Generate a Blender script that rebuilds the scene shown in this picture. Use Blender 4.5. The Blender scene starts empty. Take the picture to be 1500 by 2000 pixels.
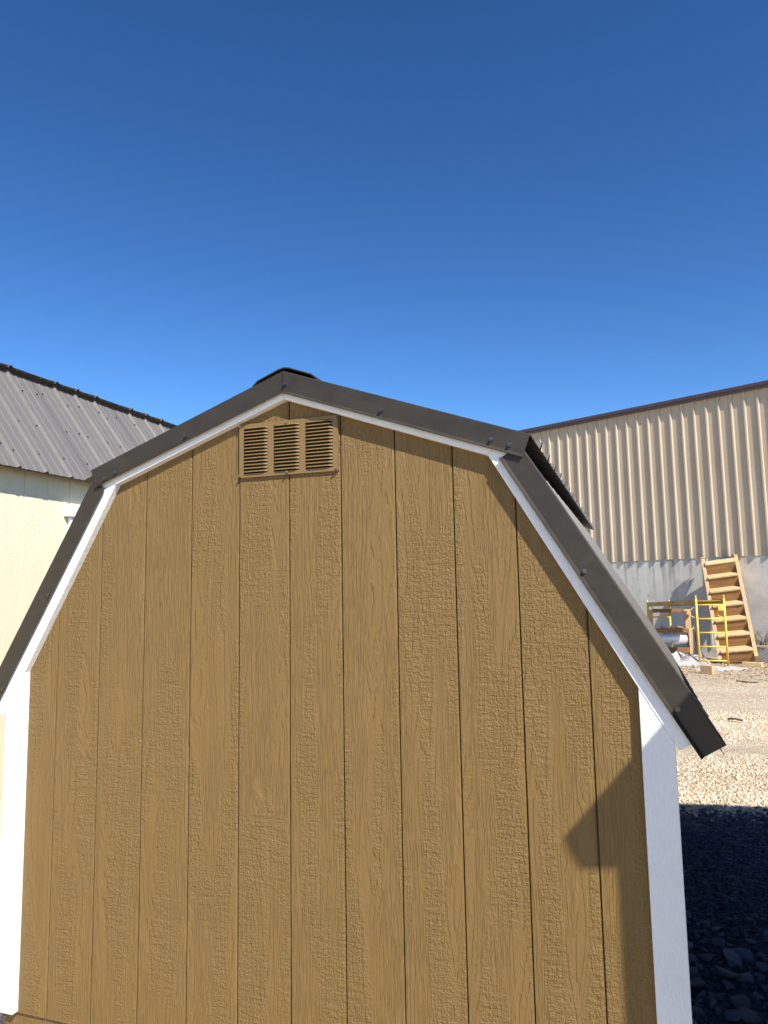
import bpy, bmesh, math, random
import numpy as np
from mathutils import Vector, Matrix

R = math.radians
S = bpy.context.scene
COL = S.collection
random.seed(7)
rng = np.random.default_rng(7)

# ------------------------------------------------------------------ camera, sky, sun, exposure
CAM = Vector((1.1518, -2.2843, 1.5749))
YAW, PITCH, ROLL = 0.3321, 0.1111, -0.0180
fwd = Vector((-math.sin(YAW) * math.cos(PITCH), math.cos(YAW) * math.cos(PITCH), math.sin(PITCH)))
rgt = Vector((math.cos(YAW), math.sin(YAW), 0))
upv = rgt.cross(fwd)
c_, s_ = math.cos(ROLL), math.sin(ROLL)
rgt2, upv2 = c_ * rgt + s_ * upv, c_ * upv - s_ * rgt
cam = bpy.data.cameras.new('camera')
cam.sensor_fit = 'VERTICAL'
cam.sensor_height = 24.0
cam.lens = 1388.8 / 2000 * 24.0
cam.clip_start = 0.05
cam.clip_end = 3000
camo = bpy.data.objects.new('camera', cam)
COL.objects.link(camo)
camo.matrix_world = Matrix(((rgt2.x, upv2.x, -fwd.x, CAM.x), (rgt2.y, upv2.y, -fwd.y, CAM.y),
                            (rgt2.z, upv2.z, -fwd.z, CAM.z), (0, 0, 0, 1)))
S.camera = camo

SUN = Vector((1.12, -1.0, 1.42)).normalized()
world = bpy.data.worlds.new('World')
S.world = world
world.use_nodes = True
wn = world.node_tree
wn.nodes.clear()
sky = wn.nodes.new('ShaderNodeTexSky')
sky.sky_type = 'NISHITA'
sky.sun_disc = False
sky.sun_elevation = math.asin(SUN.z)
sky.sun_rotation = math.atan2(SUN.x, SUN.y)
sky.altitude = 1800
sky.air_density = 1.0
sky.dust_density = 0.25
sky.ozone_density = 2.2
hsv = wn.nodes.new('ShaderNodeHueSaturation')
hsv.inputs['Saturation'].default_value = 1.20
bg = wn.nodes.new('ShaderNodeBackground')
bg.inputs['Strength'].default_value = 0.086
wo = wn.nodes.new('ShaderNodeOutputWorld')
wn.links.new(sky.outputs[0], hsv.inputs['Color'])
gam = wn.nodes.new('ShaderNodeGamma')
gam.inputs['Gamma'].default_value = 1.25
wn.links.new(hsv.outputs[0], gam.inputs[0])
wn.links.new(gam.outputs[0], bg.inputs[0])
wn.links.new(bg.outputs[0], wo.inputs[0])

sl = bpy.data.lights.new('sun', 'SUN')
sl.energy = 4.9
sl.angle = R(0.53)
sl.color = (1.0, 0.955, 0.88)
so = bpy.data.objects.new('sun', sl)
COL.objects.link(so)
so.rotation_euler = SUN.to_track_quat('Z', 'Y').to_euler()
so.location = (8, -8, 14)

S.view_settings.view_transform = 'Standard'
S.view_settings.look = 'None'
S.view_settings.exposure = 0.55
S.view_settings.gamma = 1.0
S.view_settings.use_curve_mapping = False
S.cycles.max_bounces = 6

# ------------------------------------------------------------------ helpers
class NT:
    """small node-graph writer"""
    def __init__(self, name):
        self.m = bpy.data.materials.new(name)
        self.m.use_nodes = True
        self.t = self.m.node_tree
        self.b = self.t.nodes['Principled BSDF']
    def n(self, typ, **kw):
        d = self.t.nodes.new(typ)
        for k, v in kw.items(): setattr(d, k, v)
        return d
    def put(self, sock, v):
        if isinstance(v, bpy.types.NodeSocket): self.t.links.new(v, sock)
        elif v is not None: sock.default_value = v
    def coord(self, kind='Object'): return self.n('ShaderNodeTexCoord').outputs[kind]
    def rand(self): return self.n('ShaderNodeObjectInfo').outputs['Random']
    def mapping(self, vec, scale=(1, 1, 1), loc=(0, 0, 0), rot=(0, 0, 0)):
        d = self.n('ShaderNodeMapping')
        self.put(d.inputs[0], vec); self.put(d.inputs[1], loc); self.put(d.inputs[2], rot); self.put(d.inputs[3], scale)
        return d.outputs[0]
    def noise(self, vec, scale=1.0, detail=2.0, rough=0.5, dist=0.0):
        d = self.n('ShaderNodeTexNoise')
        self.put(d.inputs['Vector'], vec); self.put(d.inputs['Scale'], scale)
        self.put(d.inputs['Detail'], detail); self.put(d.inputs['Roughness'], rough); self.put(d.inputs['Distortion'], dist)
        return d.outputs['Fac']
    def voro(self, vec, scale, feature='F1', out='Distance'):
        d = self.n('ShaderNodeTexVoronoi', feature=feature)
        self.put(d.inputs['Vector'], vec); self.put(d.inputs['Scale'], scale)
        return d.outputs[out]
    def math(self, op, a, b=None, c=None, clamp=False):
        d = self.n('ShaderNodeMath', operation=op, use_clamp=clamp)
        self.put(d.inputs[0], a); self.put(d.inputs[1], b); self.put(d.inputs[2], c)
        return d.outputs[0]
    def vadd(self, a, b):
        d = self.n('ShaderNodeVectorMath', operation='ADD'); self.put(d.inputs[0], a); self.put(d.inputs[1], b)
        return d.outputs[0]
    def comb(self, x, y, z):
        d = self.n('ShaderNodeCombineXYZ'); self.put(d.inputs[0], x); self.put(d.inputs[1], y); self.put(d.inputs[2], z)
        return d.outputs[0]
    def sep(self, v):
        d = self.n('ShaderNodeSeparateXYZ'); self.put(d.inputs[0], v); return d.outputs
    def ss(self, v, lo, hi, a=0.0, b=1.0):
        d = self.n('ShaderNodeMapRange', interpolation_type='SMOOTHSTEP')
        for i, x in enumerate((v, lo, hi, a, b)): self.put(d.inputs[i], x)
        return d.outputs[0]
    def ramp(self, v, stops):
        d = self.n('ShaderNodeValToRGB'); self.put(d.inputs[0], v)
        e = d.color_ramp.elements
        while len(e) < len(stops): e.new(0.5)
        for i, (p, c) in enumerate(stops): e[i].position = p; e[i].color = (*c, 1)
        return d.outputs[0]
    def mix(self, f, a, b, typ='MIX'):
        d = self.n('ShaderNodeMix', data_type='RGBA', blend_type=typ)
        self.put(d.inputs[0], f)
        for s, v in ((d.inputs[6], a), (d.inputs[7], b)):
            self.put(s, (*v, 1) if isinstance(v, tuple) and len(v) == 3 else v)
        return d.outputs[2]
    def bump(self, h, dist=0.002, strength=1.0, normal=None):
        d = self.n('ShaderNodeBump'); self.put(d.inputs['Height'], h)
        self.put(d.inputs['Distance'], dist); self.put(d.inputs['Strength'], strength); self.put(d.inputs['Normal'], normal)
        self.put(self.b.inputs['Normal'], d.outputs[0]); return d.outputs[0]
    def fin(self, col=None, rough=None, metal=None, spec=None):
        if isinstance(col, tuple): col = (*col, 1)
        self.put(self.b.inputs['Base Color'], col); self.put(self.b.inputs['Roughness'], rough)
        self.put(self.b.inputs['Metallic'], metal); self.put(self.b.inputs['Specular IOR Level'], spec)
        return self.m

def link_mesh(name, verts, faces, mat, parent=None, smooth=False):
    me = bpy.data.meshes.new(name)
    me.from_pydata([tuple(v) for v in verts], [], faces)
    me.validate(); 
    bm = bmesh.new(); bm.from_mesh(me); bmesh.ops.recalc_face_normals(bm, faces=bm.faces); bm.to_mesh(me); bm.free()
    if smooth: me.polygons.foreach_set('use_smooth', [True] * len(me.polygons))
    me.materials.append(mat)
    o = bpy.data.objects.new(name, me)
    COL.objects.link(o)
    if parent: o.parent = parent
    return o

class MB:
    """collects simple solids; build() links them as one mesh object"""
    def __init__(self): self.v, self.f = [], []
    def add(self, verts, faces):
        k = len(self.v); self.v += [Vector(p) for p in verts]; self.f += [tuple(i + k for i in f) for f in faces]; return self
    def hexa(self, p): # 8 points: bottom 4 loop, top 4 loop
        return self.add(p, [(0, 3, 2, 1), (4, 5, 6, 7), (0, 1, 5, 4), (1, 2, 6, 5), (2, 3, 7, 6), (3, 0, 4, 7)])
    def box(self, lo, hi):
        x0, y0, z0 = lo; x1, y1, z1 = hi
        return self.hexa([(x0, y0, z0), (x1, y0, z0), (x1, y1, z0), (x0, y1, z0), (x0, y0, z1), (x1, y0, z1), (x1, y1, z1), (x0, y1, z1)])
    def beam(self, a, b, w, h, up=(0, 0, 1), off=(0, 0)):
        a, b = Vector(a), Vector(b); d = (b - a).normalized(); s = d.cross(Vector(up)).normalized(); u = s.cross(d)
        a = a + s * off[0] + u * off[1]; b = b + s * off[0] + u * off[1]
        q = [(-w / 2, -h / 2), (w / 2, -h / 2), (w / 2, h / 2), (-w / 2, h / 2)]
        return self.hexa([a + s * i + u * j for i, j in q] + [b + s * i + u * j for i, j in q])
    def prism(self, poly, y0, y1):  # polygon in x,z extruded along y
        n = len(poly)
        vs = [(x, y0, z) for x, z in poly] + [(x, y1, z) for x, z in poly]
        fs = [tuple(range(n)), tuple(range(2 * n - 1, n - 1, -1))] + [(i, (i + 1) % n, n + (i + 1) % n, n + i) for i in range(n)]
        return self.add(vs, fs)
    def tube(self, pts, r, seg=8):
        pts = [Vector(p) for p in pts]; rings = []
        for i, p in enumerate(pts):
            d = (pts[min(i + 1, len(pts) - 1)] - pts[max(i - 1, 0)]).normalized()
            a = d.cross(Vector((0, 0, 1)) if abs(d.z) < .9 else Vector((1, 0, 0))).normalized(); b = d.cross(a)
            rings += [p + (a * math.cos(2 * math.pi * k / seg) + b * math.sin(2 * math.pi * k / seg)) * r for k in range(seg)]
        fs = [(i * seg + k, i * seg + (k + 1) % seg, (i + 1) * seg + (k + 1) % seg, (i + 1) * seg + k) for i in range(len(pts) - 1) for k in range(seg)]
        fs += [tuple(range(seg - 1, -1, -1)), tuple(range((len(pts) - 1) * seg, len(pts) * seg))]
        return self.add(rings, fs)
    def build(self, name, mat, parent=None, smooth=False, bevel=0.0):
        o = link_mesh(name, self.v, self.f, mat, parent, smooth)
        if bevel:
            bm = bmesh.new(); bm.from_mesh(o.data)
            bmesh.ops.bevel(bm, geom=list(bm.edges), offset=bevel, segments=1, affect='EDGES', clamp_overlap=True)
            bm.to_mesh(o.data); bm.free()
        return o

def tag(o, label=None, cat=None, group=None, kind=None):
    for k, v in (('label', label), ('category', cat), ('group', group), ('kind', kind)):
        if v: o[k] = v
    return o
def thing(name, loc, label, cat, group=None, rz=0.0):
    o = bpy.data.objects.new(name, None); COL.objects.link(o)
    o.location = loc; o.rotation_euler = (0, 0, rz); o.empty_display_size = .2
    return tag(o, label, cat, group)

# ------------------------------------------------------------------ materials
def siding(name, base, var=0.045, depth=0.0040):
    """embossed cedar-grain siding paint; grain runs along local Z, face lies in local XZ (or YZ)"""
    N = NT(name)
    p = N.sep(N.coord()); r = N.math('MULTIPLY', N.rand(), 43.0)
    x = N.math('ADD', N.math('ADD', p[0], p[1]), r); z = N.math('ADD', p[2], N.math('MULTIPLY', r, 2.3))
    warp = N.noise(N.comb(N.math('MULTIPLY', x, 7), 0, N.math('MULTIPLY', z, 2.2)), 1, 1)
    xw = N.math('ADD', x, N.math('MULTIPLY', warp, .03))
    fine = N.noise(N.comb(N.math('MULTIPLY', xw, 165), 0, N.math('MULTIPLY', z, 6.5)), 1, 2, .6)
    rip = N.noise(N.comb(N.math('MULTIPLY', x, 120), 3.1, N.math('MULTIPLY', z, 95)), 1, 2, .65)
    ripm = N.ss(N.noise(N.comb(N.math('MULTIPLY', x, 10), 7.7, N.math('MULTIPLY', z, 1.5)), 1, 1), .46, .60)
    zo = N.math('MULTIPLY', N.noise(N.comb(N.math('MULTIPLY', x, 60), 2.2, N.math('MULTIPLY', z, 3)), 1, 1), 4.0)
    zq = N.math('DIVIDE', N.math('FLOOR', N.math('ADD', N.math('MULTIPLY', z, 30), zo)), 30)
    zq = N.math('ADD', N.math('MULTIPLY', zq, .6), N.math('MULTIPLY', z, .4))
    fld = N.noise(N.comb(N.math('MULTIPLY', xw, 9.5), 1.3, N.math('MULTIPLY', zq, 1.15)), 1, 1.6, .42, .2)
    cm = N.ss(N.noise(N.comb(N.math('MULTIPLY', x, 9), 5.2, N.math('MULTIPLY', z, .8)), 1, 1), .50, .55)
    ring = N.math('ABSOLUTE', N.math('SUBTRACT', N.math('FRACT', N.math('MULTIPLY', fld, 19)), .5))
    cath = N.ss(ring, .13, .20)
    jag = N.ss(N.noise(N.comb(N.math('MULTIPLY', x, 95), 0, N.math('MULTIPLY', z, 26)), 1, 2, .6), .55, .62)
    f2 = N.noise(N.comb(N.math('MULTIPLY', xw, 330), 6.0, N.math('MULTIPLY', z, 16)), 1, 1)
    fa = N.math('SUBTRACT', 1.0, N.math('MULTIPLY', N.math('MAXIMUM', N.math('MULTIPLY', ripm, .4), cm), .85))
    h1 = N.math('MULTIPLY', N.math('ADD', N.math('MULTIPLY', N.ss(fine, .40, .58), .42), N.math('MULTIPLY', f2, .5)), fa)
    band = N.noise(N.comb(N.math('MULTIPLY', x, 14), 4.4, N.math('MULTIPLY', z, 85)), 1, 2, .6)
    h2 = N.math('MULTIPLY', N.math('ADD', N.math('MULTIPLY', N.ss(rip, .40, .60), .36), N.math('MULTIPLY', N.ss(band, .42, .58), .22)), ripm)
    h3 = N.math('MULTIPLY', N.math('ADD', N.math('MULTIPLY', cath, .42), N.math('MULTIPLY', jag, .16)), cm)
    h = N.math('ADD', N.math('ADD', h1, h2), h3)
    N.bump(h, depth, 1.0)
    big = N.noise(N.coord(), 3.0, 4, .6)
    a = tuple(c * (1 - var) for c in base); b = tuple(min(1, c * (1 + var)) for c in base)
    col = N.ramp(big, [(.3, a), (.7, b)])
    return N.fin(col, .55, 0, .35)

def painted_trim(name, base, depth=0.0030):
    N = NT(name)
    p = N.sep(N.coord())
    v = N.comb(N.math('MULTIPLY', p[0], 150), N.math('MULTIPLY', p[1], 150), N.math('MULTIPLY', p[2], 45))
    h = N.noise(v, 1, 3, .6)
    N.bump(h, depth, 1.0)
    dirt = N.noise(N.coord(), 6.0, 5, .65)
    col = N.ramp(dirt, [(.25, tuple(c * .93 for c in base)), (.6, base)])
    return N.fin(col, .5, 0, .35)

def sheet_metal(name, base, rough=.38, scuff=.25, spec=.5):
    N = NT(name)
    c = N.coord()
    sm = N.noise(N.mapping(c, (9, 9, 16)), 1, 5, .65, .6)
    sp = N.ss(N.noise(c, 180, 2, .6), .70, .80)
    col = N.ramp(sm, [(.3, tuple(k * (1 - scuff) for k in base)), (.72, tuple(k * (1 + scuff) for k in base))])
    col = N.mix(N.math('MULTIPLY', sp, .35), col, tuple(min(1, k * 3.2 + .03) for k in base))
    N.bump(N.noise(c, 4.0, 2), .004, .25)
    rg = N.ss(sm, .3, .75, rough - .06, rough + .12)
    return N.fin(col, rg, 0, spec)

def wood(name, a, b, axis=2, rough=.7):
    N = NT(name)
    c = N.vadd(N.coord(), N.comb(N.math('MULTIPLY', N.rand(), 31), N.math('MULTIPLY', N.rand(), 17), 0))
    sc = [26, 26, 26]; sc[axis] = 1.6
    g = N.noise(N.mapping(c, tuple(sc)), 1, 4, .6, .8)
    kn = N.ss(N.voro(N.mapping(c, (6, 6, 6)), 1), .07, .16)
    col = N.ramp(g, [(.32, a), (.68, b)])
    col = N.mix(kn, tuple(k * .45 for k in a), col)
    N.bump(g, .002, .6)
    return N.fin(col, rough, 0, .25)

def plain(name, base, rough=.5, metal=0.0, var=.15, scale=12, bump=0.0, spec=.5):
    N = NT(name)
    g = N.noise(N.coord(), scale, 4, .6)
    col = N.ramp(g, [(.3, tuple(k * (1 - var) for k in base)), (.7, tuple(min(1, k * (1 + var)) for k in base))])
    if bump: N.bump(N.noise(N.coord(), scale * 3, 3), bump, 1)
    return N.fin(col, rough, metal, spec)

M_tan = siding('tan_siding_paint', (.198, .1215, .0395))
M_cream = siding('cream_siding_paint', (.80, .71, .50), .02, .0018)
M_seam_shade = plain('seam_shade_brown', (.10, .062, .029), .9, 0, .2, 30)  # dark color standing in for shade inside the siding grooves
M_white = painted_trim('white_trim_paint', (.86, .865, .87))
M_bronze = sheet_metal('dark_bronze_metal', (.040, .033, .0245), .42, .18, .32)
M_bronze_roof = sheet_metal('bronze_roof_metal', (.100, .091, .080), .40, .05)
M_gray_roof = sheet_metal('gray_roof_metal', (.160, .147, .133), .46, .015)
M_dark = plain('dark_cavity', (.020, .018, .016), .9)
M_screw = plain('screw_metal', (.12, .11, .10), .28, .7)
M_vent = plain('tan_vent_metal', (.210, .131, .047), .42, 0, .05, 8)
M_vent_screw = plain('tan_screw', (.28, .20, .11), .35, .4)
M_skid = wood('treated_skid_wood', (.10, .065, .03), (.18, .12, .06), 0)
M_lumber = wood('fir_lumber', (.46, .29, .14), (.68, .48, .27), 2)
M_lumber_x = wood('fir_lumber_across', (.22, .105, .037), (.36, .19, .075), 0)
M_board = wood('pale_board', (.54, .39, .19), (.70, .54, .29), 0)
M_yellow = plain('yellow_scaffold_paint', (.82, .56, .11), .45, 0, .15, 18)
M_yellow_dull = plain('worn_yellow_deck', (.36, .23, .045), .55, 0, .35, 9)
M_silver = plain('galvanized_sheet', (.74, .75, .76), .38, .35, .1, 10)
M_plastic = plain('white_plastic_wrap', (.47, .44, .41), .4, 0, .38, 22, .02)
M_tarp = plain('gray_tarp', (.16, .15, .15), .6, 0, .2, 6, .01)

# concrete with form marks, run-off streaks and stains
N = NT('poured_concrete')
c = N.coord(); p = N.sep(c)
m1 = N.noise(c, 1.3, 6, .62); m2 = N.noise(c, 9, 4, .6)
st = N.noise(N.comb(N.math('MULTIPLY', p[0], 4.2), 0, N.math('MULTIPLY', p[2], .28)), 1, 4, .7)
topm = N.ss(p[2], .9, 2.4)
streak = N.math('MULTIPLY', N.ss(st, .50, .66), N.math('ADD', N.math('MULTIPLY', topm, .75), .12))
spot = N.ss(N.voro(c, 1.9), .10, .03)
spot = N.math('MULTIPLY', spot, N.ss(N.noise(c, 2.3, 2), .48, .56))
col = N.ramp(m1, [(.3, (.50, .47, .40)), (.52, (.66, .63, .55)), (.75, (.74, .71, .63))])
col = N.mix(N.math('MULTIPLY', m2, .35), col, (.30, .29, .27))
col = N.mix(N.math('MULTIPLY', streak, .75), col, (.16, .15, .13))
col = N.mix(N.math('MULTIPLY', spot, .7), col, (.10, .10, .10))
N.bump(N.math('ADD', m2, N.math('MULTIPLY', N.noise(c, 40, 3), .4)), .006, .7)
M_conc = N.fin(col, .85, 0, .25)

N = NT('beige_wall_metal')
c = N.coord(); p = N.sep(c)
d1 = N.noise(N.mapping(c, (3, 3, .35)), 1, 5, .65)
d2 = N.noise(c, 1.2, 4)
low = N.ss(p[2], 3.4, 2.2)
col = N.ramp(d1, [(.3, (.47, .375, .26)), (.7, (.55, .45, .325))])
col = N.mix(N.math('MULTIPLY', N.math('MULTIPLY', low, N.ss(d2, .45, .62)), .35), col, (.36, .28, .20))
N.bump(d2, .01, .3)
M_beige = N.fin(col, .45, 0, .4)
M_brown_trim = sheet_metal('brown_trim_metal', (.075, .048, .044), .4, .12)

# ground: pale crushed limestone over tan compacted dirt
N = NT('yard_ground')
c = N.coord(); p = N.sep(c)
big = N.noise(N.mapping(c, (.35, .9, 1)), 1, 4, .6)
mid = N.noise(c, 4.5, 5, .65)
sm = N.voro(c, 55, out='Color'); smv = N.sep(sm)[0]
smd = N.voro(c, 55)
peb = N.ramp(smv, [(.0, (.36, .27, .17)), (.3, (.54, .435, .295)), (.7, (.64, .54, .39)), (1., (.74, .66, .52))])
dirt = N.ramp(mid, [(.3, (.43, .32, .215)), (.7, (.58, .47, .335))])
far = N.ss(p[1], 11.0, 13.5)
tracks = N.ss(N.noise(N.mapping(c, (.25, 2.2, 1), rot=(0, 0, .25)), 1, 3, .6), .46, .60)
f = N.math('MAXIMUM', N.math('MULTIPLY', tracks, .7), N.math('MULTIPLY', far, .8))
col = N.mix(f, peb, dirt)
brown = N.math('MULTIPLY', far, N.ss(mid, .5, .62))
col = N.mix(N.math('MULTIPLY', brown, .6), col, (.22, .145, .09))
near = N.ss(N.math('ADD', p[1], N.math('MULTIPLY', N.math('SUBTRACT', mid, .5), 2.4)), 4.5, 3.6)  # mask out to the cast shadow's edge; shade goes into the ground color
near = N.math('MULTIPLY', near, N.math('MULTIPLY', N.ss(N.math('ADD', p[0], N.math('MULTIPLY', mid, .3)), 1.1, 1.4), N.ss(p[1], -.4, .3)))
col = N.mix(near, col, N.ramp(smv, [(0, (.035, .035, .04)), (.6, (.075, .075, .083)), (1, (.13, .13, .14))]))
hh = N.math('ADD', N.math('MULTIPLY', smd, -1.0), N.math('MULTIPLY', mid, 1.5))
N.bump(hh, .018, .9)
M_ground = N.fin(col, .95, 0, .15)

def stone_mat(name, stops, sc=3.0):
    N = NT(name)
    g = N.n('ShaderNodeNewGeometry').outputs['Random Per Island']
    c = N.coord()
    n1 = N.noise(c, 40, 4, .65)
    col = N.ramp(g, stops)
    col = N.mix(N.math('MULTIPLY', n1, .5), col, N.ramp(n1, [(.3, (.05, .05, .05)), (.7, (.6, .57, .52))]), 'SOFT_LIGHT')
    N.bump(n1, .004, .8)
    return N.fin(col, .9, 0, .2)
M_gravel = stone_mat('limestone_gravel', [(0, (.38, .28, .175)), (.3, (.57, .46, .31)), (.7, (.68, .585, .43)), (1, (.80, .73, .60))])
M_shade_stone = stone_mat('shade_darkened_gray_stone', [(0, (.035, .036, .042)), (.5, (.075, .078, .087)), (.9, (.13, .135, .148)), (1, (.16, .15, .12))])  # gray stone with the neighboring shed's shade darkened into its color
N = NT('rock_gray')
c = N.coord(); n1 = N.noise(c, 9, 5, .65); r = N.rand()
col = N.mix(N.math('MULTIPLY', n1, .6), N.ramp(r, [(0, (.18, .185, .20)), (.7, (.30, .305, .33)), (1, (.27, .25, .20))]), (.36, .36, .375))
N.bump(N.noise(c, 26, 4, .6), .012, .9)
M_rock = N.fin(col, .85, 0, .25)

# ------------------------------------------------------------------ ground
GZ = -0.18
def ground_h(x, y):
    return GZ + 0.012 * math.sin(x * 2.1 + y * .7) + 0.010 * math.sin(y * 1.9 - x * .6)
vs, fs = [], []
xs = [-300, -120, -40, -15] + list(np.arange(-7, 9.01, .5)) + [15, 40, 120, 300]
ys = [-300, -120, -40, -15] + list(np.arange(-6, 19.01, .5)) + [30, 60, 150, 600]
for y in ys:
    for x in xs: vs.append((x, y, ground_h(x, y) if -7 <= x <= 9 and -6 <= y <= 19 else GZ))
nx = len(xs)
for j in range(len(ys) - 1):
    for i in range(nx - 1): fs.append((j * nx + i, j * nx + i + 1, (j + 1) * nx + i + 1, (j + 1) * nx + i))
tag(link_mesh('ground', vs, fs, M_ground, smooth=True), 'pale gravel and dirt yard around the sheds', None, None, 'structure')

# ------------------------------------------------------------------ the tan shed
HW = 1.245                      # half width to the outside of the corner trims
INX, KX, KZ, PZ, EZ = 1.157, 0.7325, 2.008, 2.272, 1.274   # inside line of the white rake boards
TF = -0.027                     # front face of the white boards
shed = thing('shed', (0, 0, 0), 'tan gambrel shed with white trim and dark bronze metal roof edges', 'shed')

def prof(x):                    # inside line of the rake boards
    x = abs(x)
    if x <= KX: return PZ + (KZ - PZ) * x / KX
    return KZ + (EZ - KZ) * (x - KX) / (INX - KX)

# backing wall behind the grooves (also the body of the shed)
body = [(-HW + .012, 0), (HW - .012, 0), (HW - .012, 1.16), (KX + .03, 2.0), (0, PZ + .03), (-KX - .03, 2.0), (-HW + .012, 1.16)]
MB().prism(body, .0120, 3.62).build('wall', M_tan, shed)

gx = [(i - 6) * .2032 for i in range(1, 12)]
goff = [-.0013, -.0022, -.0010, .0018, .0038, .0042, .0016, -.0016, -.0030, -.0026, -.0003]
gx = [a + b for a, b in zip(gx, goff)]
edges = [-INX - .03] + gx + [INX + .03]
UP = .012                       # planks run a little behind the boards
for i in range(12):
    a, b = edges[i] + .0042, edges[i + 1] - .0066
    if i == 0: a = edges[0]
    if i == 11: b = edges[12]
    cx = (a + b) / 2
    xsb = sorted({a, b} | {k for k in (-KX, 0.0, KX) if a < k < b})
    top = [(x - cx, min(prof(min(abs(x), INX)) + UP, 9)) for x in xsb]
    poly = [(a - cx, 0.0), (b - cx, 0.0)] + top[::-1]
    n = len(poly)
    hwid = (b - a) / 2 - 1e-5
    bk = [(x + (.0055 if x > hwid and i < 11 else 0), z) for x, z in poly]
    vs = [(x, 0.0, z) for x, z in poly] + [(x, .0028, z) for x, z in bk] + [(x, .0125, z) for x, z in bk]
    fs = [tuple(range(n)), tuple(range(3 * n - 1, 2 * n - 1, -1))] + [(l * n + k, l * n + (k + 1) % n, l * n + n + (k + 1) % n, l * n + n + k) for l in (0, 1) for k in range(n)]
    o = link_mesh('siding_plank', vs, fs, M_tan, shed)
    o.data.materials.append(M_seam_shade)      # dark brown puts the groove's shade into the seam color
    for pl in o.data.polygons:
        if pl.center.y > .006 and pl.center.y < .012: pl.material_index = 1
    o.location = (cx, 0, 0)

# white boards
for s in (-1, 1):
    def P(q): return [(x * s, z) for x, z in q]
    # corner trim
    zt = lambda x: EZ + (EZ - KZ) / (INX - KX) * (x - INX)
    o = MB().prism(P([(INX - .004, 0.004), (HW, 0.004), (HW, zt(HW) - .0012), (INX - .004, zt(INX - .004) - .0012)]), TF, .003).build('corner_trim', M_white, shed, bevel=.0015)
    # rake boards, mitred at peak and knee
    e1 = Vector((KX, KZ - PZ)).normalized(); p1 = Vector((-e1.y, e1.x))
    e2 = Vector((INX - KX, EZ - KZ)).normalized(); p2 = Vector((-e2.y, e2.x))
    w = .078
    kout = Vector((KX, KZ)) + (p1 + p2) * (w / (1 + p1.dot(p2)))
    up_poly = [(0.0006, PZ), (KX, KZ), (kout.x, kout.y), (0.0006, PZ + w / p1.y)]
    end = Vector((1.254, zt(1.254)))
    lo_poly = [(KX, KZ), (end.x, end.y), (end.x + p2.x * w, end.y + p2.y * w), (kout.x, kout.y)]
    MB().prism(P(up_poly), TF - .004, .003).build('rake_board', M_white, shed, bevel=.0015)
    MB().prism(P(lo_poly), TF - .002, .003).build('rake_board', M_white, shed, bevel=.0015)

# metal rake flashing: front face, kicked lip, leg over the roof
def flashing(s, O, e, u0, u1, yface, miter, lip=.008, w=.068):
    """s side; O a point on the outer edge (x,z); e unit direction down the slope; profile swept u0..u1"""
    p = Vector((-e.y, e.x))
    pr = [(-.004, .10), (0.0, .097), (0.0, yface + .003), (-.003, yface), (-w, yface), (-w - .0095, yface - lip), (-w - .0115, yface - lip + .001), (-w - .003, yface + .0025),
          (-.005, yface + .0025), (-.003, yface + .006), (-.003, .097)]
    vs = []
    for u in (u0, u1):
        for nn, y in pr:
            q = Vector(O) + e * u + p * nn
            if u == u0 and miter: q = q - e * (q.x - .0012) / e.x
            vs.append((q.x * s, y, q.y))
    n = len(pr)
    fs = [(i, (i + 1) % n, n + (i + 1) % n, n + i) for i in range(n)] + [tuple(range(n)), tuple(range(2 * n - 1, n - 1, -1))]
    return link_mesh('rake_flashing', vs, fs, M_bronze, shed)
E1 = Vector((1, -.357)).normalized(); E2 = Vector((1, -1.675)).normalized()
PK = (0.0, 2.374)
L1 = .872 / E1.x
fl = {}
for s in (-1, 1):
    fl[s, 1] = flashing(s, PK, E1, 0, L1 - (.028 if s < 0 else 0), -.040 - (.001 if s > 0 else 0), True)
    top2 = Vector((1.378, 1.13)) - E2 * 1.05
    fl[s, 2] = flashing(s, top2, E2, 0.0, 1.05, -.037, False, .012)

# hex washer screws through the flashing
def screw_mesh(r=.0085):
    m = MB()
    k = 10
    a = [(r * math.cos(2 * math.pi * i / k), 0, r * math.sin(2 * math.pi * i / k)) for i in range(k)]
    b = [(r * .94 * math.cos(2 * math.pi * i / k), -.004, r * .94 * math.sin(2 * math.pi * i / k)) for i in range(k)]
    m.add(a + b, [(i, (i + 1) % k, k + (i + 1) % k, k + i) for i in range(k)] + [tuple(range(k, 2 * k))])
    k = 6
    a = [(r * .62 * math.cos(2 * math.pi * i / k), -.004, r * .62 * math.sin(2 * math.pi * i / k)) for i in range(k)]
    b = [(r * .58 * math.cos(2 * math.pi * i / k), -.0125, r * .58 * math.sin(2 * math.pi * i / k)) for i in range(k)]
    m.add(a + b, [(i, (i + 1) % k, k + (i + 1) % k, k + i) for i in range(k)] + [tuple(range(k, 2 * k))])
    return m
scr = screw_mesh().build('screw', M_screw, fl[1, 1])
scr_data = scr.data
spots = [(1, 1, (.012, -.041, 2.3215)), (1, 1, (.375, -.041, 2.188)), (1, 1, (.748, -.041, 2.055)), (1, 1, (.806, -.041, 2.033)),
         (-1, 1, (-.405, -.040, 2.168)), (-1, 1, (-.723, -.040, 2.052)), (-1, 1, (-.772, -.040, 2.033)),
         (-1, 2, (-1.030, -.037, 1.585)), (-1, 2, (-1.245, -.037, 1.215)), (1, 2, (1.018, -.037, 1.625)), (1, 2, (1.256, -.037, 1.225))]
for i, (s, lvl, loc) in enumerate(spots):
    o = scr if i == 0 else scr.copy()
    if i: COL.objects.link(o)
    o.parent = fl[s, lvl]; o.location = loc; o.rotation_euler = (0, random.uniform(0, 1), 0)

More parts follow.
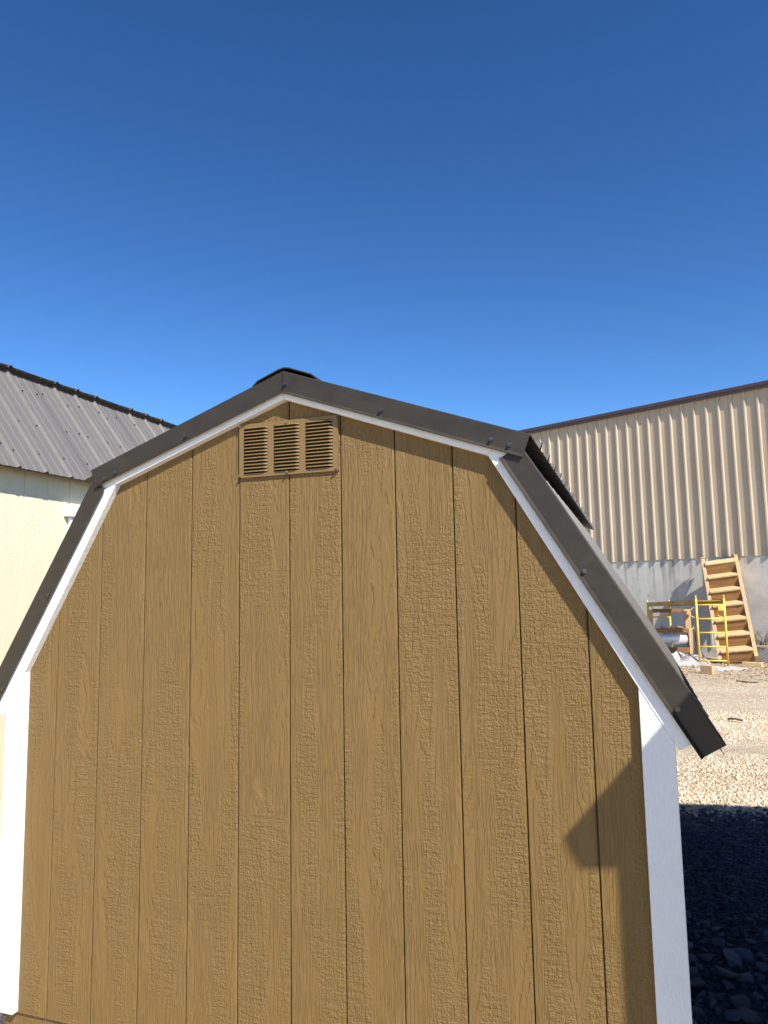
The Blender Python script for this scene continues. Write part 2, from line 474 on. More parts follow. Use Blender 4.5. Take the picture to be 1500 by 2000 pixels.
# ribbed metal roof sheets
RIB = .2286
def rib_profile(y0, y1, hmaj=.017, hmin=.0035, pitch=RIB, start=None):
    pts = [(y0, 0.0)]
    k = math.ceil((y0 - start) / pitch - 1e-6)
    while start + k * pitch < y1 - .02:
        c = start + k * pitch
        if c - .025 > y0 and c + .025 < y1: pts += [(c - .019, 0), (c - .007, hmaj), (c + .007, hmaj), (c + .019, 0)]
        for f in (1 / 3, 2 / 3):
            q = c + pitch * f
            if q + .016 < y1 and q - .016 > y0: pts += [(q - .014, 0), (q - .007, hmin), (q + .007, hmin), (q + .014, 0)]
        k += 1
    pts.append((y1, 0.0))
    return sorted(pts)
def roof_sheet(name, mat, parent, A, B, nrm, y0, y1, start, **kw):
    """A, B = (x,z) of the top and bottom line of the sheet; ribs run from A to B"""
    A, B, nrm = Vector(A), Vector(B), Vector(nrm).normalized()
    pr = rib_profile(y0, y1, start=start, **kw)
    vs = []
    for t in (0, .0012):
        for Q in (A, B):
            for y, h in pr:
                q = Q + nrm * (h - t); vs.append((q.x, y, q.y))
    n = len(pr)
    fs = []
    for lay in (0, 1):
        o = lay * 2 * n
        fs += [(o + i, o + i + 1, o + n + i + 1, o + n + i) for i in range(n - 1)]
    for base in (0, n):
        fs += [(base + i, base + i + 1, 2 * n + base + i + 1, 2 * n + base + i) for i in range(n - 1)]
    return link_mesh(name, vs, fs, mat, parent)
Y0, Y1 = -.028, 3.70
drop = .020
p1 = Vector((-E1.y, E1.x)); p2 = Vector((-E2.y, E2.x))
for s in (-1, 1):
    A1 = Vector(PK) - p1 * drop; B1 = A1 + E1 * (L1 + .022)
    B2 = Vector((1.378, 1.13)) - p2 * drop + E2 * .022; A2 = B2 - E2 * 1.04
    for k in range(4):
        ya = Y0 + k * .932; yb = ya + .932 + (.012 if k < 3 else 0)
        f = lambda q: (q.x * s, q.y + .0006 * (k % 2))
        roof_sheet('roof_panel', M_bronze_roof, shed, f(A1), f(B1), (p1.x * s, p1.y), ya, yb, Y0 + .13, hmaj=.024)
        roof_sheet('roof_panel', M_bronze_roof, shed, f(A2), f(B2), (p2.x * s, p2.y), ya, yb, Y0 + .13)
# roof deck under the sheets
deck = [(-HW - .03, 1.13), (HW + .03, 1.13), (KX + .06, 2.0), (0, PZ + .045), (-KX - .06, 2.0)]
deck2 = [(-HW, 1.165), (-KX - .015, 1.985), (0, PZ + .02), (KX + .015, 1.985), (HW, 1.165)]
MB().prism(deck, .02, 3.64).build('roof_deck', M_skid, shed)
# ridge cap with hemmed edges
rc = [(-.132, 2.374 - .047 - .004), (-.128, 2.374 - .0457 + .008), (-.108, 2.374 - .0385 + .018), (-.02, 2.374 + .013), (0, 2.374 + .0165), (.02, 2.374 + .013), (.108, 2.374 - .0385 + .018), (.128, 2.374 - .0457 + .008), (.132, 2.374 - .047 - .004)]
rc2 = [(x * .985, z - .004) for x, z in rc][::-1]
MB().prism(rc + rc2, -.030, 3.71).build('ridge_cap', M_bronze, shed)
# floor rim and skids
MB().box((-HW + .02, .012, -.10), (HW - .02, 3.6, -.002)).build('floor_rim', M_tan, shed)
for x in (-.8, .8): MB().box((x - .05, .05, -.20), (x + .05, 3.6, -.1005)).build('skid', M_skid, shed, bevel=.004)

# louvred gable vent
vx0, vx1, vz0, vz1 = -.1947, .2006, 1.9987, 2.1982
vent = MB()
cols = []
W = vx1 - vx0; H = vz1 - vz0
for a, b in ((.047, .297), (.360, .620), (.680, .950)): cols.append((vx0 + W * a, vx0 + W * b))
zl, zh = vz0 + H * .068, vz1 - H * .058
yf, yb_ = -.0105, -.0085
def plate(m, x0, x1, z0, z1): m.box((x0, yf, z0), (x1, yb_, z1))
xsv = [vx0] + [q for c in cols for q in c] + [vx1]
for i in range(0, 8, 2): plate(vent, xsv[i], xsv[i + 1], vz0, vz1)
for c0, c1 in cols:
    plate(vent, c0, c1, vz0, zl); plate(vent, c0, c1, zh, vz1)
# turned-back rim
vent.box((vx0, yb_, vz0), (vx0 + .0015, .001, vz1)); vent.box((vx1 - .0015, yb_, vz0), (vx1, .001, vz1))
vent.box((vx0 + .0015, yb_, vz0), (vx1 - .0015, .001, vz0 + .0015)); vent.box((vx0 + .0015, yb_, vz1 - .0015), (vx1 - .0015, .001, vz1))
vent = vent.build('gable_vent', M_vent, shed)
MB().box((vx0 + .006, -.0012, vz0 + .006), (vx1 - .006, -.0004, vz1 - .006)).build('vent_screen', M_dark, vent)
pitch = (zh - zl) / 14
def louver(w):
    m = MB(); n = 8; vs = []
    for i in range(n + 1):
        t = i / n; x = -w / 2 + w * t
        k = min(1, math.sin(math.pi * min(max(t, .0), 1)) * 2.4)
        # hooded blade: attached at the top, lip pushed out below
        sec = [(-.0100, pitch * .98), (-.0100 - .0065 * k, pitch * .62), (-.0100 - .0092 * k, pitch * .40), (-.0100 - .0088 * k, pitch * .36), (-.0093 - .0058 * k, pitch * .60), (-.0092, pitch * .95)]
        vs += [(x, y, z) for y, z in sec]
    fs = [(i * 6 + j, i * 6 + (j + 1) % 6, i * 6 + 6 + (j + 1) % 6, i * 6 + 6 + j) for i in range(n) for j in range(6)]
    fs += [tuple(range(6)), tuple(range(n * 6 + 5, n * 6 - 1, -1))]
    return m.add(vs, fs)
for c0, c1 in cols:
    first = None
    for k in range(14):
        if first is None: o = first = louver(c1 - c0).build('louver', M_vent, vent)
        else: o = first.copy(); COL.objects.link(o)
        o.parent = vent; o.location = ((c0 + c1) / 2, 0, zl + pitch * k); o.rotation_euler = (0, random.uniform(-.006, .006), 0)
vsd = screw_mesh(.0055)
first = vsd.build('screw', M_vent_screw, vent)
for i, (x, z) in enumerate([(vx0 + .006, vz0 + .006), (vx0 + W / 2, vz0 + .008), (vx1 - .006, vz0 + .007), (vx0 + .006, vz1 - .007), (vx0 + W / 2, vz1 - .010), (vx1 - .006, vz1 - .007)]):
    o = first if i == 0 else first.copy()
    if i: COL.objects.link(o)
    o.parent = vent; o.location = (x, yf, z)

# ------------------------------------------------------------------ the cream shed on the left
cs = thing('shed', (-2.68, 0, 0), 'cream gambrel shed with gray ribbed metal roof, behind the tan one at the left', 'shed')
CL0, CL1 = -2.6, 6.2
MB().box((-2.4, CL0 + .02, -.1), (-.0075, CL1 - .02, 2.44)).build('wall', M_cream, cs)
y = 1.2045 - 20 * .2032
k = 0
first = None
while y < CL1 - .2:
    if y > CL0:
        if first is None:
            n = MB(); n.hexa([(-.009, .003, 0), (-.009, .2002, 0), (0, .198, 0), (0, .0052, 0), (-.009, .003, 2.43), (-.009, .2002, 2.43), (0, .198, 2.43), (0, .0052, 2.43)])
            o = first = n.build('siding_plank', M_cream, cs)
        else: o = first.copy(); COL.objects.link(o); o.parent = cs
        o.location = (0, y, 0)
    y += .2032
# roof: steep lower slope, jagged edge of the flatter upper slope
ex, ez, kx, kz = .125, 2.412, -.53, 3.275
A, B = Vector((kx - .02, kz + .03)), Vector((ex, ez))
d = (B - A).normalized(); nr = Vector((-d.y, d.x))
nr = nr if nr.x > 0 else -nr
yy = CL0 - .05; k = 0
rs = 1.6955
while yy < CL1:
    y2 = min(yy + .9144, CL1 + .05)
    roof_sheet('roof_panel', M_gray_roof, cs, A, B, nr, yy, y2 + .01, rs); yy += .9144
A2, B2 = Vector((-1.25, kz + .255)), Vector((kx + .055, kz + .012))
d2 = (B2 - A2).normalized(); n2 = Vector((-d2.y, d2.x)); n2 = n2 if n2.y > 0 else -n2
yy = CL0 - .05
while yy < CL1:
    y2 = min(yy + .9144, CL1 + .05)
    roof_sheet('roof_panel', M_bronze_roof, cs, A2, B2, n2, yy, y2 + .01, rs, hmaj=.021); yy += .9144
# closure flashing just under the upper sheets
MB().beam((kx + .022, CL0 - .05, kz + .012), (kx + .022, CL1 + .05, kz + .012), .012, .045, (1, 0, 1.2)).build('knee_flashing', M_bronze, cs)
MB().prism([(-2.3, 2.44), (-.01, 2.44), (kx - .05, kz - .04), (-1.25, kz + .21), (-2.0, kz - .04)], CL0, CL1).build('gable_body', M_cream, cs)
m = MB()
for row, off in ((.16, 0), (.46, .04), (.80, 0)):
    q = B + (A - B) * row
    yy = CL0
    kk = math.ceil((CL0 - rs) / RIB)
    while rs + kk * RIB < CL1:
        for f in (.16, .84):
            yv = rs + (kk + f) * RIB + random.uniform(-.012, .012); qq = q + d * random.uniform(-.03, .03) + nr * .001
            a = Vector((qq.x, yv, qq.y)); nn = Vector((nr.x, 0, nr.y))
            if random.random() < .5: m.tube([a, a + nn * .008], .0062, 6)
        kk += 1
tag(m.build('screw', M_screw, cs), kind='stuff')
# window trim partly hidden behind the tan shed
MB().box((.003, 1.760, 2.150), (.052, 2.90, 2.238)).build('window_head', M_white, cs, bevel=.002)
wf = MB().box((.003, 1.800, 1.10), (.034, 1.890, 2.149)).build('window_frame', M_white, cs, bevel=.002)
MB().box((.003, 2.77, 1.10), (.034, 2.86, 2.149)).build('window_frame', M_white, cs, bevel=.002)
MB().box((.003, 1.800, 1.02), (.045, 2.86, 1.099)).build('window_sill', M_white, cs, bevel=.002)
N = NT('window_glass'); M_glass = N.fin((.02, .025, .03), .05, 0, .8)
MB().box((.002, 1.891, 1.10), (.012, 2.769, 2.149)).build('pane', M_glass, cs)

# ------------------------------------------------------------------ big shed outside the frame at the right (throws the large shadow)
bs = thing('shed', (2.032, -1.0, 0), 'tan low-pitched shed just outside the frame on the right', 'shed', None, R(-5))
BW, BL, BT, BR, OX = 4.0, 3.37, 2.243, .215, .090
RW = BW / 2 + OX
MB().prism([(OX, -.18), (BW + OX, -.18), (BW + OX, BT - .06), (RW, BT - .12 + RW * BR), (OX, BT - .06)], .06, BL - .06).build('wall', M_tan, bs)
for x0, x1 in ((0, RW), (2 * RW, RW)):
    zz = BT + RW * BR
    xb = x0 + (.05 if x0 == 0 else -.05)
    MB().hexa([(xb, 0, BT - .075), (x1, 0, zz - .10), (x1, BL, zz - .10), (xb, BL, BT - .075),
               (x0, 0, BT), (x1, 0, zz), (x1, BL, zz), (x0, BL, BT)]).build('roof_slope', M_bronze_roof, bs)

# ------------------------------------------------------------------ background building: corrugated metal over a concrete stem wall
TD = Vector((0.902, -0.432, 0)).normalized()       # along the wall, towards the right
TNv = Vector((-0.432, -0.902, 0)).normalized()     # out of the wall, towards the yard
WP = Vector((4.149, 16.714, 0))
rzb = math.atan2(TD.y, TD.x)
bld = thing('warehouse', (WP.x, WP.y, 0), 'long warehouse with beige corrugated metal siding above a gray concrete wall', 'building', None, rzb)
# local frame: x along the wall to the right, -y out of the wall
X0, X1 = -11.4, 10.0
MB().box((X0, 0, -.6), (X1, .25, 2.33)).build('concrete_wall', M_conc, bld)
MB().box((X0 + .02, .02, 2.331), (X1 - .02, 12, 6.30)).build('inner_wall', M_dark, bld)
PR = .3048
def wall_panel(n=3):
    pts = []
    for k in range(n):
        o = k * PR
        pts += [(o, 0), (o + .085, 0), (o + .095, .004), (o + .108, .004), (o + .118, 0), (o + .152, 0), (o + .162, .004), (o + .175, .004), (o + .185, 0), (o + .222, 0), (o + .243, .046), (o + .277, .046), (o + .299, 0)]
    pts.append((n * PR + .002, 0))
    vs = [(x, -h - .012 - t, z) for t in (0, -.0015) for z in (2.268, 6.33) for x, h in pts]
    m = len(pts)
    fs = []
    for o in (0, 2 * m): fs += [(o + i, o + i + 1, o + m + i + 1, o + m + i) for i in range(m - 1)]
    fs += [(i, i + 1, 2 * m + i + 1, 2 * m + i) for i in range(m - 1)]
    return vs, fs
vs, fs = wall_panel()
first = None
x = X0; k = 0
while x < X1 - .9:
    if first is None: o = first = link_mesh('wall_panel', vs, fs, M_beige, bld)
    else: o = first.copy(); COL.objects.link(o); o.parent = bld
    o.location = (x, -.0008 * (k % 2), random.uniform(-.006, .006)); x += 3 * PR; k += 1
# brown eave trim
tr = [(.30, 6.44), (-.125, 6.44), (-.135, 6.425), (-.135, 6.36), (-.12, 6.345), (-.12, 6.29), (-.075, 6.285), (-.075, 6.30), (.30, 6.40)]
vs = [(xx, y, z) for xx in (X0 - .1, X1 + .1) for y, z in tr]
n = len(tr)
link_mesh('eave_trim', vs, [(i, (i + 1) % n, n + (i + 1) % n, n + i) for i in range(n)] + [tuple(range(n)), tuple(range(2 * n - 1, n - 1, -1))], M_brown_trim, bld)
MB().hexa([(X0, .31, 6.40), (X1, .31, 6.40), (X1, 12, 7.4), (X0, 12, 7.4), (X0, .31, 6.435), (X1, .31, 6.435), (X1, 12, 7.435), (X0, 12, 7.435)]).build('roof', M_brown_trim, bld)
# conduit down the concrete
m = MB(); m.tube([(-1.30, -.03, 2.27), (-1.30, -.03, .05)], .014, 8)
m.build('conduit', M_silver, bld)

def wl(x, out, z): # warehouse-local to world
    return WP + TD * x + TNv * out + Vector((0, 0, z))

# ------------------------------------------------------------------ wooden stairs leaning on the concrete wall
L0 = Vector((2.99, 15.62, GZ)); L1p = Vector((2.875, 17.03, 2.02))
uu = Vector((.99, -.12, 0)).normalized()
back = Vector((uu.y * -1, uu.x, 0)).normalized()
L1p = L0 + back * 1.42 + uu * 0.0 + Vector((0, 0, 2.36))
st = thing('wooden_stairs', L0, 'unpainted wooden staircase leaning steeply against the concrete wall', 'stairs', None, math.atan2(uu.y, uu.x))
st.rotation_euler = (0, R(-6.5), math.atan2(uu.y, uu.x))
SW = .66
sl_dir = Vector((0, 1.42, 2.36)).normalized()       # local: y = back
sl_n = Vector((0, -sl_dir.z, sl_dir.y))             # out of the slope, to the viewer/up
for xx in (-.040, SW + .040):
    a = Vector((xx, 0, 0)) - sl_n * .025; b = Vector((xx, 1.42, 2.36)) - sl_n * .025
    m = MB(); m.beam(a + sl_dir * .06, b + sl_dir * .02, .078, .26, sl_n)
    m.build('stringer', M_lumber, st, bevel=.004)
    q = Vector((xx, 1.42, 2.36)) + sl_n * .0 + sl_dir * .045
    m = MB(); m.beam(q - sl_dir * .10, q + sl_dir * .03, .085, .085, sl_n); m.beam(q + sl_dir * .031, q + sl_dir * .06, .11, .11, sl_n)
    m.build('post_cap', M_lumber, st, bevel=.006)
tilt = R(14)
et = Vector((0, math.cos(tilt), math.sin(tilt))); er = Vector((0, -math.sin(tilt), math.cos(tilt)))
stepv = Vector((0, 1.42, 2.36)) / 7
H_ = stepv.dot(er); D_ = stepv.dot(et)
ft = fr = None
for k in range(7):
    o0 = stepv * k + Vector((0, .035, .0))
    # riser under tread k, then the tread
    if fr is None:
        m = MB(); q = [Vector((.002, 0, 0)), Vector((SW - .002, 0, 0))]
        m.hexa([q[0], q[1], q[1] + et * .03, q[0] + et * .03, q[0] + er * (H_ - .04), q[1] + er * (H_ - .04), q[1] + et * .03 + er * (H_ - .04), q[0] + et * .03 + er * (H_ - .04)])
        ro = fr = m.build('riser', M_lumber_x, st)
        m = MB(); a, b = q[0] - et * .025, q[1] - et * .025
        m.hexa([a, b, b + et * (D_ + .03), a + et * (D_ + .03), a + er * .038, b + er * .038, b + et * (D_ + .03) + er * .038, a + et * (D_ + .03) + er * .038])
        to = ft = m.build('tread', M_board, st, bevel=.004)
    else:
        ro = fr.copy(); to = ft.copy()
        COL.objects.link(ro); COL.objects.link(to); ro.parent = st; to.parent = st
    ro.location = o0; to.location = o0 + er * (H_ - .039)
    if k == 6: to.scale = (1, .42, 1)

# ------------------------------------------------------------------ yellow scaffold
sc = thing('scaffold', (2.47, 14.98, GZ), 'small yellow ladder-frame scaffold standing in front of the wooden stairs', 'scaffold')
def end_frame(x0, y0, z0, top, dx, dy):
    posts = []
    for t in (0, 1):
        m = MB(); bx, by = x0 + dx * t, y0 + dy * t
        m.tube([(bx, by, z0), (bx, by, z0 + top - .03)], .024, 8); m.tube([(bx, by, z0 + top - .03), (bx, by, z0 + top + .04)], .015, 8)
        posts.append(m.build('post', M_yellow, sc, True))
    for k in range(5):
        z = z0 + .12 + k * .303
        m = MB(); m.tube([(x0, y0, z), (x0 + dx, y0 + dy, z)], .0165, 8)
        m.build('rung', M_yellow, sc, True)
end_frame(0, 0, 0, 1.50, .565, .02)
LF = (-.98, 1.62, -.02)
end_frame(LF[0], LF[1], LF[2], 1.40, .50, .10)
m = MB()
for (a, b) in (((0, 0), (0, 0)), ((.565, .02), (.50, .10))):
    m.beam((a[0], a[1], 1.40), (LF[0] + b[0], LF[1] + b[1], 1.31), .035, .10)
m.build('side_rail', M_yellow_dull, sc)
m = MB()
m.hexa([(0.01, .03, 1.41), (.555, .05, 1.41), (LF[0] + .49, LF[1] + .07, 1.32), (LF[0] + .01, LF[1] - .03, 1.32),
        (0.01, .03, 1.43), (.555, .05, 1.43), (LF[0] + .49, LF[1] + .07, 1.34), (LF[0] + .01, LF[1] - .03, 1.34)])
m.build('deck', M_yellow_dull, sc)
# curled bracket arms under the deck at each post
for (px, py, sx) in ((0, 0, -1), (.565, .02, -1), (LF[0] + .5, LF[1] + .1, -1), (LF[0], LF[1], 1)):
    m = MB(); pts = []
    for i in range(9):
        t = i / 8 * math.pi * .62
        pts.append((px + sx * (.02 + .13 * math.sin(t) * .9), py + .02, 1.30 - .02 - .22 * (1 - math.cos(t)) * .62))
    pts.append((px + sx * .015, py + .02, 1.04))
    m.tube(pts, .011, 6); m.build('bracket', M_yellow, sc, True)
m = MB(); m.box((.43, -.03, 1.20), (.54, .03, 1.33)); m.build('latch', M_yellow, sc, bevel=.01)

# ------------------------------------------------------------------ crate with rolled sheet metal
cr = thing('lumber_crate', (1.55, 16.0, -.02), 'rough lumber crate left of the scaffold holding rolls of silvery sheet', 'crate', None, R(2))
CW, CD = .86, .62
for (x, y, zt_) in ((0, 0, .60), (CW, 0, .60), (0, CD, 1.03), (CW, CD, 1.03)):
    MB().box((x - .065, y - .035, 0), (x + .065, y + .035, zt_)).build('post', M_lumber, cr, bevel=.005)
for (y, z, h) in ((-.0, .555, .10), (0, .10, .12), (CD, 1.0, .09)):
    MB().box((.066, y - .03, z - h / 2), (CW - .066, y + .03, z + h / 2)).build('rail', M_lumber_x, cr, bevel=.004)
for x in (.25, .62): MB().box((x - .07, .031, .585), (x + .07, CD - .031, .625)).build('rail', M_lumber, cr, bevel=.004)
MB().box((CW - .11, .036, .92), (CW - .02, CD - .036, 1.0)).build('rail', M_lumber, cr, bevel=.004)
MB().box((CW + .002, CD - .24, .88), (CW + .05, CD - .02, 1.0)).build('rail', M_lumber, cr, bevel=.004)
ro = thing('metal_roll', (1.55, 16.0, -.02), 'silvery rolls of sheet metal lying inside the lumber crate', 'roll', None, R(2))
for (y, z, r_) in ((.135, .36, .145), (.10, .02, .10)):
    m = MB(); m.tube([(.07, y, z), (CW - .068, y, z)], r_, 20); m.build('roll', M_silver, ro, True)

def crumple(name, cx, cy, cz, sx, sy, sz, mat, seed, label, cat, rz=0., nx=22, ny=14, group=None):
    g = np.random.default_rng(seed)
    ph = g.uniform(0, 6.28, (10, 3)); fr_ = g.uniform(2, 13, (10, 2)) * g.choice([-1, 1], (10, 2))
    vs = []
    for j in range(ny + 1):
        for i in range(nx + 1):
            u, v = i / nx, j / ny
            env = (math.sin(math.pi * u) ** .5) * (math.sin(math.pi * v) ** .5)
            h = sum(abs(math.sin(fr_[k][0] * u + fr_[k][1] * v + ph[k][0])) ** 2 / (1 + .2 * k) for k in range(10)) / 4.5
            wob = .06 * math.sin(9 * u + ph[0][1]) ; wob2 = .06 * math.sin(11 * v + ph[1][1])
            vs.append(((u - .5 + wob2) * sx, (v - .5 + wob) * sy, env * h * sz - .01))
    fs = [(j * (nx + 1) + i, j * (nx + 1) + i + 1, (j + 1) * (nx + 1) + i + 1, (j + 1) * (nx + 1) + i) for j in range(ny) for i in range(nx)]
    o = link_mesh(name, vs, fs, mat); o.location = (cx, cy, cz); o.rotation_euler = (0, 0, rz)
    return tag(o, label, cat, group)
crumple('plastic_wrap', 2.02, 15.35, GZ, 1.3, 1.1, .34, M_plastic, 3, 'heap of crumpled white plastic wrap in front of the lumber crate', 'plastic wrap')
crumple('plastic_strip', 2.80, 14.35, GZ, 1.15, .34, .10, M_plastic, 8, 'twisted strip of white plastic on the dirt below the stairs', 'plastic wrap', R(30))
# sheet draped from the right end of the crate
vs, fs = [], []
for j in range(9):
    t = j / 8
    for i in range(9):
        u = i / 8
        vs.append((2.47 + .22 * t ** 1.5 * (.6 + .4 * u) + .02 * math.sin(9 * u + 5 * t), 15.96 + .50 * u - .12 * t, .58 - .74 * t + .03 * math.sin(7 * u + 2)))
fs = [(j * 9 + i, j * 9 + i + 1, j * 9 + i + 10, j * 9 + i + 9) for j in range(8) for i in range(8)]
tag(link_mesh('plastic_sheet', vs, fs, M_plastic, smooth=True), 'white plastic sheet hanging down beside the right post of the crate', 'plastic sheet')

# boards, block, tarp, sticks
def board(name, a, b, w, h, mat, label, cat, group=None):
    m = MB(); m.beam(a, b, w, h); return tag(m.build(name, mat, bevel=.006), label, cat, group)
board('wood_block', (2.385, 13.55, GZ + .085), (2.59, 13.42, GZ + .085), .13, .17, M_lumber, 'short sawn lumber block on the dirt in front of the scaffold', 'lumber block')
board('plank', (3.34, 15.15, GZ + .045), (3.70, 15.0, GZ + .045), .14, .09, M_board, 'short pale plank lying at the foot of the stairs', 'plank')
q0, q1 = wl(-.75, .25, .13), wl(1.2, .25, .13)
board('plank', q0, q1, .09, .05, M_board, 'long yellowish board at the base of the concrete wall right of the stairs', 'plank')
crumple('dirt_mound', wl(.5, .45, GZ).x, wl(.5, .45, GZ).y, GZ, 2.4, .8, .38, M_tarp, 12, 'low dark mound of rubble against the concrete wall', 'rubble', rzb)
m = MB(); p0 = wl(-.28, .95, GZ + .02); p1_ = wl(1.6, .95, GZ + .02)
m.add([p0, p1_, p1_ + TNv * -.35 + Vector((0, 0, .62)), p0 + TD * .55 + TNv * -.35 + Vector((0, 0, .42)),
       p0 + TNv * -.05, p1_ + TNv * -.05, p1_ + TNv * -.40 + Vector((0, 0, .60)), p0 + TD * .55 + TNv * -.40 + Vector((0, 0, .40))],
      [(0, 1, 2, 3), (7, 6, 5, 4), (0, 4, 5, 1), (1, 5, 6, 2), (2, 6, 7, 3), (3, 7, 4, 0)])
tag(m.build('panel_sheet', M_tarp), 'gray sheet of panel leaning beside the right foot of the stairs', 'panel sheet')
M_stick = wood('weathered_stick', (.09, .06, .035), (.16, .11, .07), 0)
m = MB(); m.tube([(2.235, 8.12, GZ + .03), (2.31, 8.06, GZ + .045), (2.40, 8.04, GZ + .03)], .014, 6)
tag(m.build('stick', M_stick), 'single dark stick lying on the pale gravel', 'stick')
m = MB(); m.tube([(2.86, 12.3, GZ + .02), (3.0, 12.0, GZ + .04), (3.16, 12.05, GZ + .03)], .012, 5)
tag(m.build('stick', M_stick), 'thin crooked twig on the dirt nearest the scaffold', 'stick')
# dry weeds at the wall
m = MB()
for k in range(46):
    b0 = wl(random.uniform(-.45, .6), random.uniform(.04, .15), .08); h = random.uniform(.12, .42)
    m.tube([b0, b0 + Vector((random.uniform(-.06, .06), random.uniform(-.05, .02), h * .6)), b0 + Vector((random.uniform(-.14, .14), random.uniform(-.08, .03), h))], .006, 4)
tag(m.build('weeds', M_stick), 'dry dark weeds at the foot of the concrete wall', None, None, 'stuff')

# ------------------------------------------------------------------ stones
def ico(sub):
    bm = bmesh.new(); bmesh.ops.create_icosphere(bm, subdivisions=sub, radius=1.0)
    v = np.array([q.co[:] for q in bm.verts]); f = np.array([[q.index for q in t.verts] for t in bm.faces]); bm.free(); return v, f
IV, IF = ico(1)
def stones(name, pts, size, mat, label):
    n = len(pts); k = len(IV)
    V = np.repeat(IV[None], n, 0) * (1 + rng.uniform(-.28, .28, (n, k, 1)))
    V = V * (np.stack([rng.uniform(.7, 1.3, n), rng.uniform(.7, 1.3, n), rng.uniform(.45, .85, n)], 1) * size[:, None])[:, None]
    q = rng.normal(size=(n, 4)); q[:, 1:3] *= .35; q /= np.linalg.norm(q, axis=1)[:, None]
    w, x, y, z = q.T
    Rm = np.stack([np.stack([1 - 2 * (y * y + z * z), 2 * (x * y - z * w), 2 * (x * z + y * w)], -1),
                   np.stack([2 * (x * y + z * w), 1 - 2 * (x * x + z * z), 2 * (y * z - x * w)], -1),
                   np.stack([2 * (x * z - y * w), 2 * (y * z + x * w), 1 - 2 * (x * x + y * y)], -1)], 1)
    V = np.einsum('nij,nkj->nki', Rm, V) + pts[:, None]
    F = (IF[None] + (np.arange(n) * k)[:, None, None]).reshape(-1)
    me = bpy.data.meshes.new(name); nv, nf = n * k, n * len(IF)
    me.vertices.add(nv); me.vertices.foreach_set('co', V.reshape(-1).astype(np.float32))
    me.loops.add(nf * 3); me.loops.foreach_set('vertex_index', F.astype(np.int32))
    me.polygons.add(nf); me.polygons.foreach_set('loop_start', np.arange(nf, dtype=np.int32) * 3)
    me.update(); me.validate(); me.materials.append(mat)
    o = bpy.data.objects.new(name, me); COL.objects.link(o)
    return tag(o, label, None, None, 'stuff')
def wedge(n, y0, y1, left, k):
    y = np.sqrt(rng.uniform(y0 ** 2 + 1e-6, y1 ** 2, n)) if y0 >= 0 else rng.uniform(y0, y1, n)
    x = left + rng.uniform(0, 1, n) * (.55 + k * (y + 2.3)); return x, y
gh = np.vectorize(ground_h)
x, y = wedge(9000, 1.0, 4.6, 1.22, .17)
sel = (y + rng.normal(0, .12, len(y))) < 4.0  # shade-darkened stones end about where the cast shadow ends
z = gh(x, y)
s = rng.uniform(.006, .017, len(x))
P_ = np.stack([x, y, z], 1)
stones('gravel', P_[sel], s[sel], M_shade_stone, 'gray crushed stone, color darkened to deepen the shade beside the shed')
stones('gravel', P_[~sel], s[~sel], M_gravel, 'pale limestone gravel at the edge of the shade')
x, y = wedge(26000, 4.05, 9.0, 1.22, .20)
s = rng.uniform(.004, .012, len(x)) * rng.choice([1, 1, 1, 1, 1.6], len(x))
trk = np.sin(y * 2.1 + x * .5 + .6 * np.sin(x * 1.7)) * np.clip((y - 4.6) / 2, 0, 1) + rng.normal(0, .25, len(x))
x, y, s = x[trk < .45], y[trk < .45], s[trk < .45]
stones('gravel', np.stack([x, y, gh(x, y)], 1), s, M_gravel, 'sunlit pale limestone gravel of the yard')
x, y = wedge(7000, 8.5, 16.2, 1.3, .22)
s = rng.uniform(.005, .013, len(x))
keep = rng.random(len(x)) < np.clip(1.15 - (y - 9) * .16, .12, 1)
stones('gravel', np.stack([x, y, gh(x, y)], 1)[keep], s[keep], M_gravel, 'scattered pale stones on the far dirt')
x, y = wedge(2600, 11.2, 16.4, 1.3, .22)
stones('dirt_clods', np.stack([x, y, gh(x, y)], 1), rng.uniform(.008, .035, 2600) * np.clip((y - 10.5) / 4, .3, 1), stone_mat('brown_dirt_clods', [(0, (.16, .10, .06)), (.5, (.30, .20, .125)), (1, (.52, .41, .29))]), 'brown dirt clods and chips near the concrete wall')
x = rng.uniform(-2.6, -1.0, 1500); y = rng.uniform(-.5, 1.2, 1500)
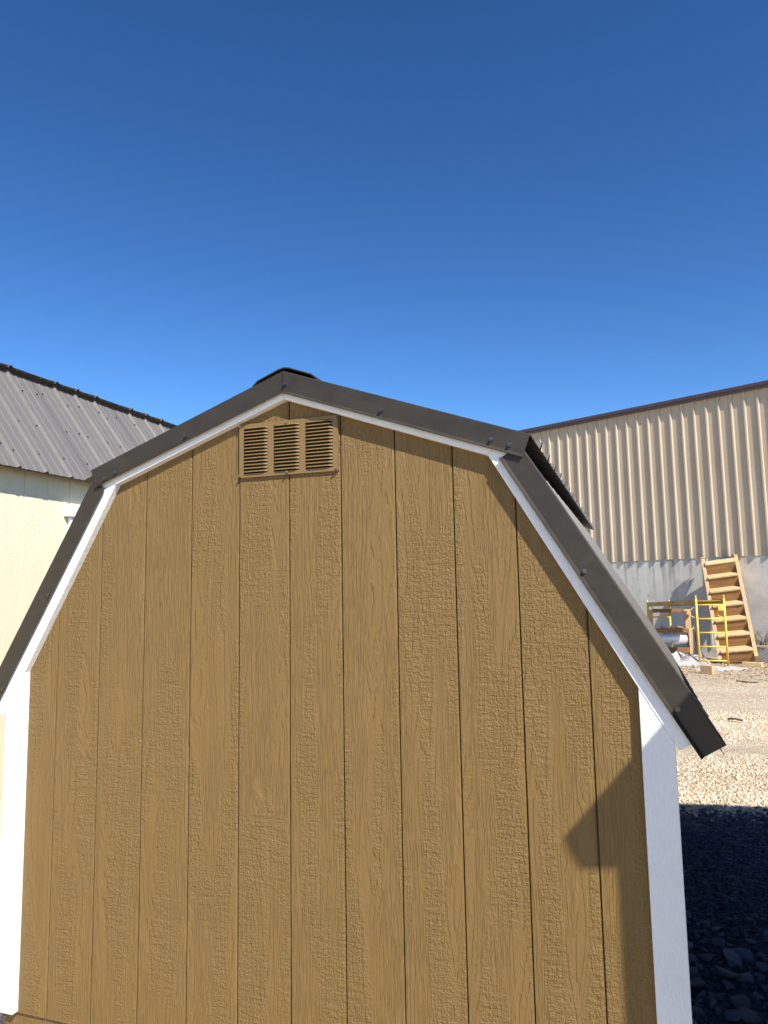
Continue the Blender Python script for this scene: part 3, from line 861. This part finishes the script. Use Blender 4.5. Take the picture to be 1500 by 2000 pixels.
stones('gravel', np.stack([x, y, gh(x, y)], 1), rng.uniform(.008, .03, 1500), M_gravel, 'pale gravel between the two sheds')

# larger rocks beside the shed, each one a thing
RV, RF = ico(2)
def rock_mesh(seed):
    g = np.random.default_rng(seed); V = RV.copy()
    for _ in range(15):      # cut flat facets
        d = g.normal(size=3); d /= np.linalg.norm(d); t = g.uniform(.32, .72)
        h = V @ d; over = np.clip(h - t, 0, None); V -= over[:, None] * d
    V *= (1 + g.uniform(-.02, .02, (len(V), 1))) * 1.25
    me = bpy.data.meshes.new('rock'); me.from_pydata(V.tolist(), [], RF.tolist()); me.materials.append(M_rock); return me
RM = [rock_mesh(k) for k in range(9)]
placed = []
tries = 0
while len(placed) < 125 and tries < 6000:
    tries += 1
    y = random.uniform(.75, 2.15); x = 1.27 + random.random() ** 1.2 * (.12 + .17 * (y + 2.3))
    r_ = random.uniform(.019, .058) * (1.0 if y < 1.8 else .65)
    if any((x - a) ** 2 + (y - b) ** 2 < (.80 * (r_ + c)) ** 2 for a, b, c in placed): continue
    placed.append((x, y, r_))
    o = bpy.data.objects.new('rock', RM[len(placed) % 9]); COL.objects.link(o)
    o.location = (x, y, ground_h(x, y) + r_ * .25)
    o.rotation_euler = (random.uniform(-.4, .4), random.uniform(-.4, .4), random.uniform(0, 6.3))
    o.scale = (r_ * random.uniform(.9, 1.35), r_ * random.uniform(.75, 1.1), r_ * random.uniform(.5, .8))
    tag(o, 'loose angular gray rock in the shade beside the white corner trim', 'rock', 'loose rocks beside the shed')
for i, (x, y, r_, lab) in enumerate([(-1.37, .17, .05, 'pale rounded rock at the lower left corner under the tan shed'), (-1.47, .10, .035, 'small gray rock at the left edge below the tan shed')]):
    o = bpy.data.objects.new('rock', RM[i]); COL.objects.link(o)
    o.location = (x, y, ground_h(x, y) + .02); o.scale = (r_, r_, r_ * .7)
    if i == 0: o.data = RM[0].copy(); o.data.materials[0] = plain('pale_rock', (.6, .57, .5), .9, 0, .15, 20, .004)
    tag(o, lab, 'rock')
